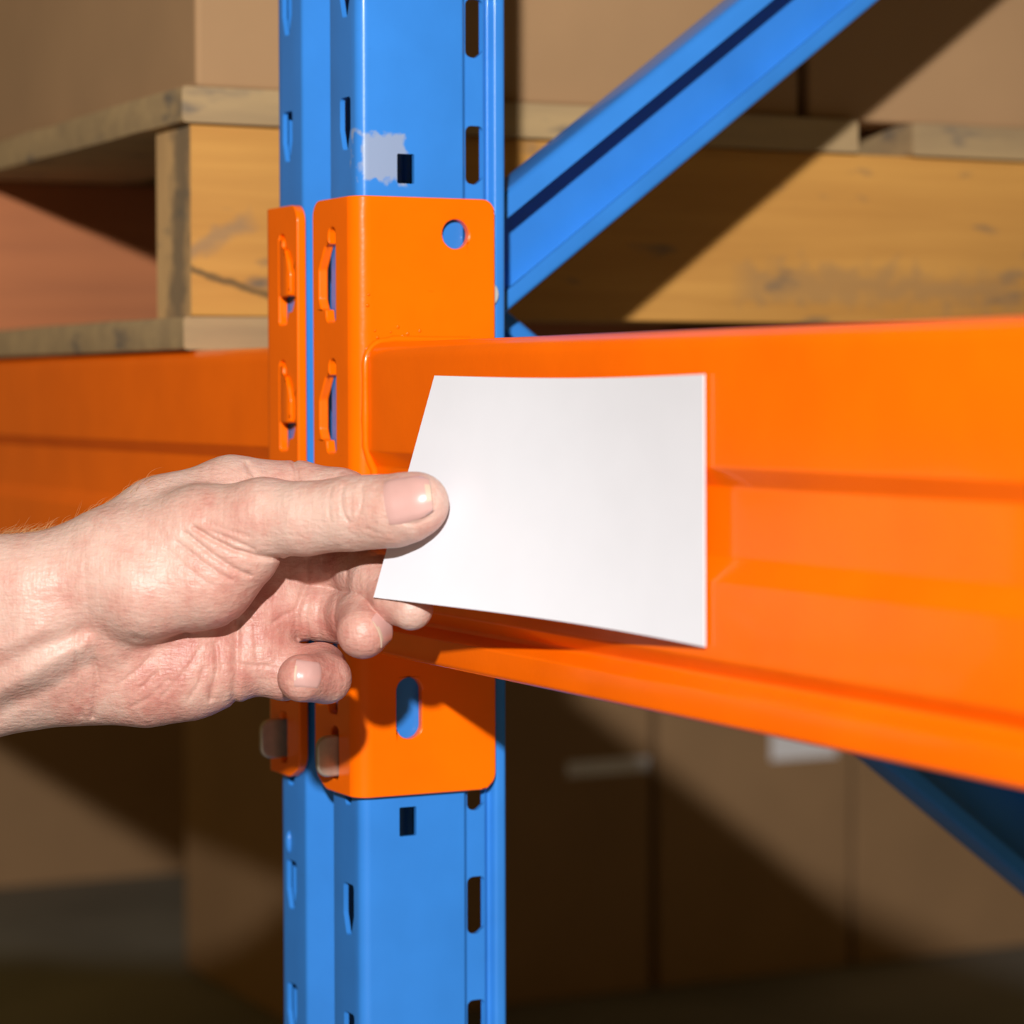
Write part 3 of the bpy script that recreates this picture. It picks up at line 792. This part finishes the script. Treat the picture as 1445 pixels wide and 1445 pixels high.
hm = bpy.data.meshes.new('m')
hm.vertices.add(len(HV)); hm.vertices.foreach_set('co', (HV * MM).ravel().astype(np.float32))
hm.loops.add(HQ.size); hm.loops.foreach_set('vertex_index', HQ.ravel().astype(np.int32))
hm.polygons.add(len(HQ)); hm.polygons.foreach_set('loop_start', np.arange(0, HQ.size, 4, dtype=np.int32)); hm.polygons.foreach_set('loop_total', np.full(len(HQ), 4, np.int32))
hm.update(calc_edges=True); hm.validate()
pk = np.zeros(len(HV))
for x, y, z, r, a in PINK:
    pk += a * np.exp(-((HV[:, 0] - x) ** 2 + (HV[:, 1] - y) ** 2 + (HV[:, 2] - z) ** 2) / (r * r))
at = hm.attributes.new('pink', 'FLOAT', 'POINT'); at.data.foreach_set('value', np.clip(pk, -.4, .5).astype(np.float32))
hm.shade_smooth()
person = link('person', hm, M_SKIN)
person.matrix_world = Matrix(((HX.x, HY.x, HZ.x, HO.x * MM), (HX.y, HY.y, HZ.y, HO.y * MM), (HX.z, HY.z, HZ.z, HO.z * MM), (0, 0, 0, 1)))
tag(person, 'bare hand and wrist of a person pinching the white card between thumb and fingers', 'person')

def fval(P):
    """field at points (n, 3), trilinear"""
    g = np.clip((P - LO) / VX, 0, DIM - 1.001); i = g.astype(int); f = g - i; out = 0
    for a in (0, 1):
        for b in (0, 1):
            for c in (0, 1):
                w = (f[:, 0] if a else 1 - f[:, 0]) * (f[:, 1] if b else 1 - f[:, 1]) * (f[:, 2] if c else 1 - f[:, 2])
                out = out + w * field[i[:, 0] + a, i[:, 1] + b, i[:, 2] + c]
    return out

def nail(c, nrm, along, hl, hw, edge, start=12.0):
    """a nail plate laid on the fingertip: c near the tip, nrm out of the nail, along towards the fingertip"""
    c = np.array(c, float); n = np.array(nrm, float); n /= np.linalg.norm(n)
    a = np.array(along, float); a -= n * (a @ n); a /= np.linalg.norm(a); s = np.cross(n, a)
    NU, NV = 15, 17
    P, top = [], []
    for j in range(NU):
        u = -1 + 2 * j / (NU - 1)
        for i in range(NV):
            v = -1 + 2 * i / (NV - 1)
            uu = u * hl * (1 - (0.30 if u < 0 else 0.10) * v * v * abs(u)); vv = v * hw * (1 - 0.08 * max(0, -u))
            P.append(c + a * uu + s * vv + n * start)
    P = np.array(P); t = np.zeros(len(P))
    for _ in range(40):
        d = fval(P - n * t[:, None]); t += np.clip(d, -1, 1) * 0.8
    hit = P - n * t[:, None]
    # the plate is smoother than the skin under it: fit a quadratic surface
    lu = (hit - c) @ a; lv = (hit - c) @ s; lh = (hit - c) @ n
    A = np.stack([np.ones_like(lu), lu, lv, lu * lu, lv * lv, lu * lv, lv ** 4], 1); k, *_ = np.linalg.lstsq(A, lh, rcond=None)
    h = A @ k + 0.15
    lift = np.array([(0.3 if (j == NU - 1) else 0.22 if j > NU - 4 else 0.05) for j in range(NU) for i in range(NV)])
    edge_drop = np.array([-0.7 if i in (0, NV - 1) or j == 0 else 0 for j in range(NU) for i in range(NV)])
    V = c + np.outer(lu, a) + np.outer(lv, s) + np.outer(h + lift + edge_drop, n)
    verts = [tuple(x) for x in V] + [tuple(x - n * 0.5) for x in V]
    faces, K = [], NU * NV
    for j in range(NU - 1):
        for i in range(NV - 1):
            q = j * NV + i; qq = [q, q + 1, q + NV + 1, q + NV]; faces.append(qq); faces.append([x + K for x in reversed(qq)])
    rim = [i for i in range(NV)] + [j * NV + NV - 1 for j in range(1, NU)] + [(NU - 1) * NV + i for i in range(NV - 2, -1, -1)] + [j * NV for j in range(NU - 2, 0, -1)]
    for p, q in zip(rim, rim[1:] + rim[:1]): faces.append([q, p, p + K, q + K])
    me = mesh(verts, faces, 60)
    me.materials.append(M_NAIL); me.materials.append(M_NAIL_EDGE)
    for p in me.polygons:
        if ((Vector(p.center) / MM - Vector(c)).dot(Vector(a))) > hl * (1 - edge): p.material_index = 1
    return link('nail', me, None, person)
for q in NAILS: nail(*q)

def nail_round(c, axis, nrm, r, ln, ang, back=0.62, taper=0.0, edge=0.24, lift=0.25, drop=0.62):
    """nail plate wrapped on a round fingertip seen end-on: c is the centre of the tip, axis points out of the tip"""
    c = np.array(c, float); a = np.array(axis, float); a /= np.linalg.norm(a); n = np.array(nrm, float); n -= a * (n @ a); n /= np.linalg.norm(n); s = np.cross(a, n)
    NU, NV = 11, 15; V = []
    for lay in (lift, lift - 0.6):
        for j in range(NU):
            u = j / (NU - 1); x = ln * (u - back)
            rr_ = r - taper * x if x < 0 else math.sqrt(max(0.2, r * r - (x * drop) ** 2))
            for i in range(NV):
                v = -1 + 2 * i / (NV - 1); g = v * ang * (1 - 0.12 * abs(2 * u - 1) ** 3)
                dr = lay - (0.5 if (i in (0, NV - 1) or j == 0) and lay == lift else 0)
                V.append(c + a * (x - 0.9 * v * v * u) + (rr_ + dr) * (n * math.cos(g) + s * math.sin(g)))
    K, faces = NU * NV, []
    for j in range(NU - 1):
        for i in range(NV - 1):
            k = j * NV + i; w = [k, k + 1, k + NV + 1, k + NV]; faces.append(w); faces.append([x + K for x in reversed(w)])
    rim = [i for i in range(NV)] + [j * NV + NV - 1 for j in range(1, NU)] + [(NU - 1) * NV + i for i in range(NV - 2, -1, -1)] + [j * NV for j in range(NU - 2, 0, -1)]
    for p, w in zip(rim, rim[1:] + rim[:1]): faces.append([w, p, p + K, w + K])
    me = mesh([tuple(x) for x in V], faces, 60); me.materials.append(M_NAIL); me.materials.append(M_NAIL_EDGE)
    for p in me.polygons:
        if (np.array(p.center) / MM - c) @ a > ln * edge: p.material_index = 1
    return link('nail', me, None, person)
for q in ROUND_NAILS: nail_round(*q)

# fair hairs along the upper edge of the wrist
hv, hf = [], []
def hair(p, d, ln, curl, r=0.06):
    p = np.array(p, float); d = np.array(d, float); d /= np.linalg.norm(d); b = len(hv); n = 7
    for k in range(n):
        rr_ = r * (1 - 0.8 * k / (n - 1))
        for g in (0, 2.094, 4.189): hv.append((p[0] + rr_ * math.cos(g), p[1] + rr_ * math.sin(g), p[2] + rr_ * math.sin(g + 1)))
        p = p + d * ln / n; d = d + np.array(curl) * (ln / n); d /= np.linalg.norm(d)
    for k in range(n - 1):
        for i in range(3): hf.append([b + k * 3 + i, b + k * 3 + (i + 1) % 3, b + k * 3 + 3 + (i + 1) % 3, b + k * 3 + 3 + i])
top = HV[(HV[:, 0] < -20) & (HV[:, 0] > -95)]
rng = np.random.default_rng(5)
for _ in range(170):
    x = rng.uniform(-78, -22) if rng.random() < 0.5 else rng.uniform(-78, -58); z = rng.uniform(-16, -2)
    near = top[(abs(top[:, 0] - x) < 1.2) & (abs(top[:, 2] - z) < 2)]
    if not len(near): continue
    q = near[np.argmax(near[:, 1])]
    hair(q, (rng.uniform(.2, .9), rng.uniform(.25, .9), rng.uniform(-.2, .4)), rng.uniform(3, 8.5), (rng.uniform(-.05, .35), rng.uniform(-.35, .05), 0))
ah = link('arm_hair', mesh(hv, hf, 80), M_HAIR, person); ah['kind'] = 'stuff'
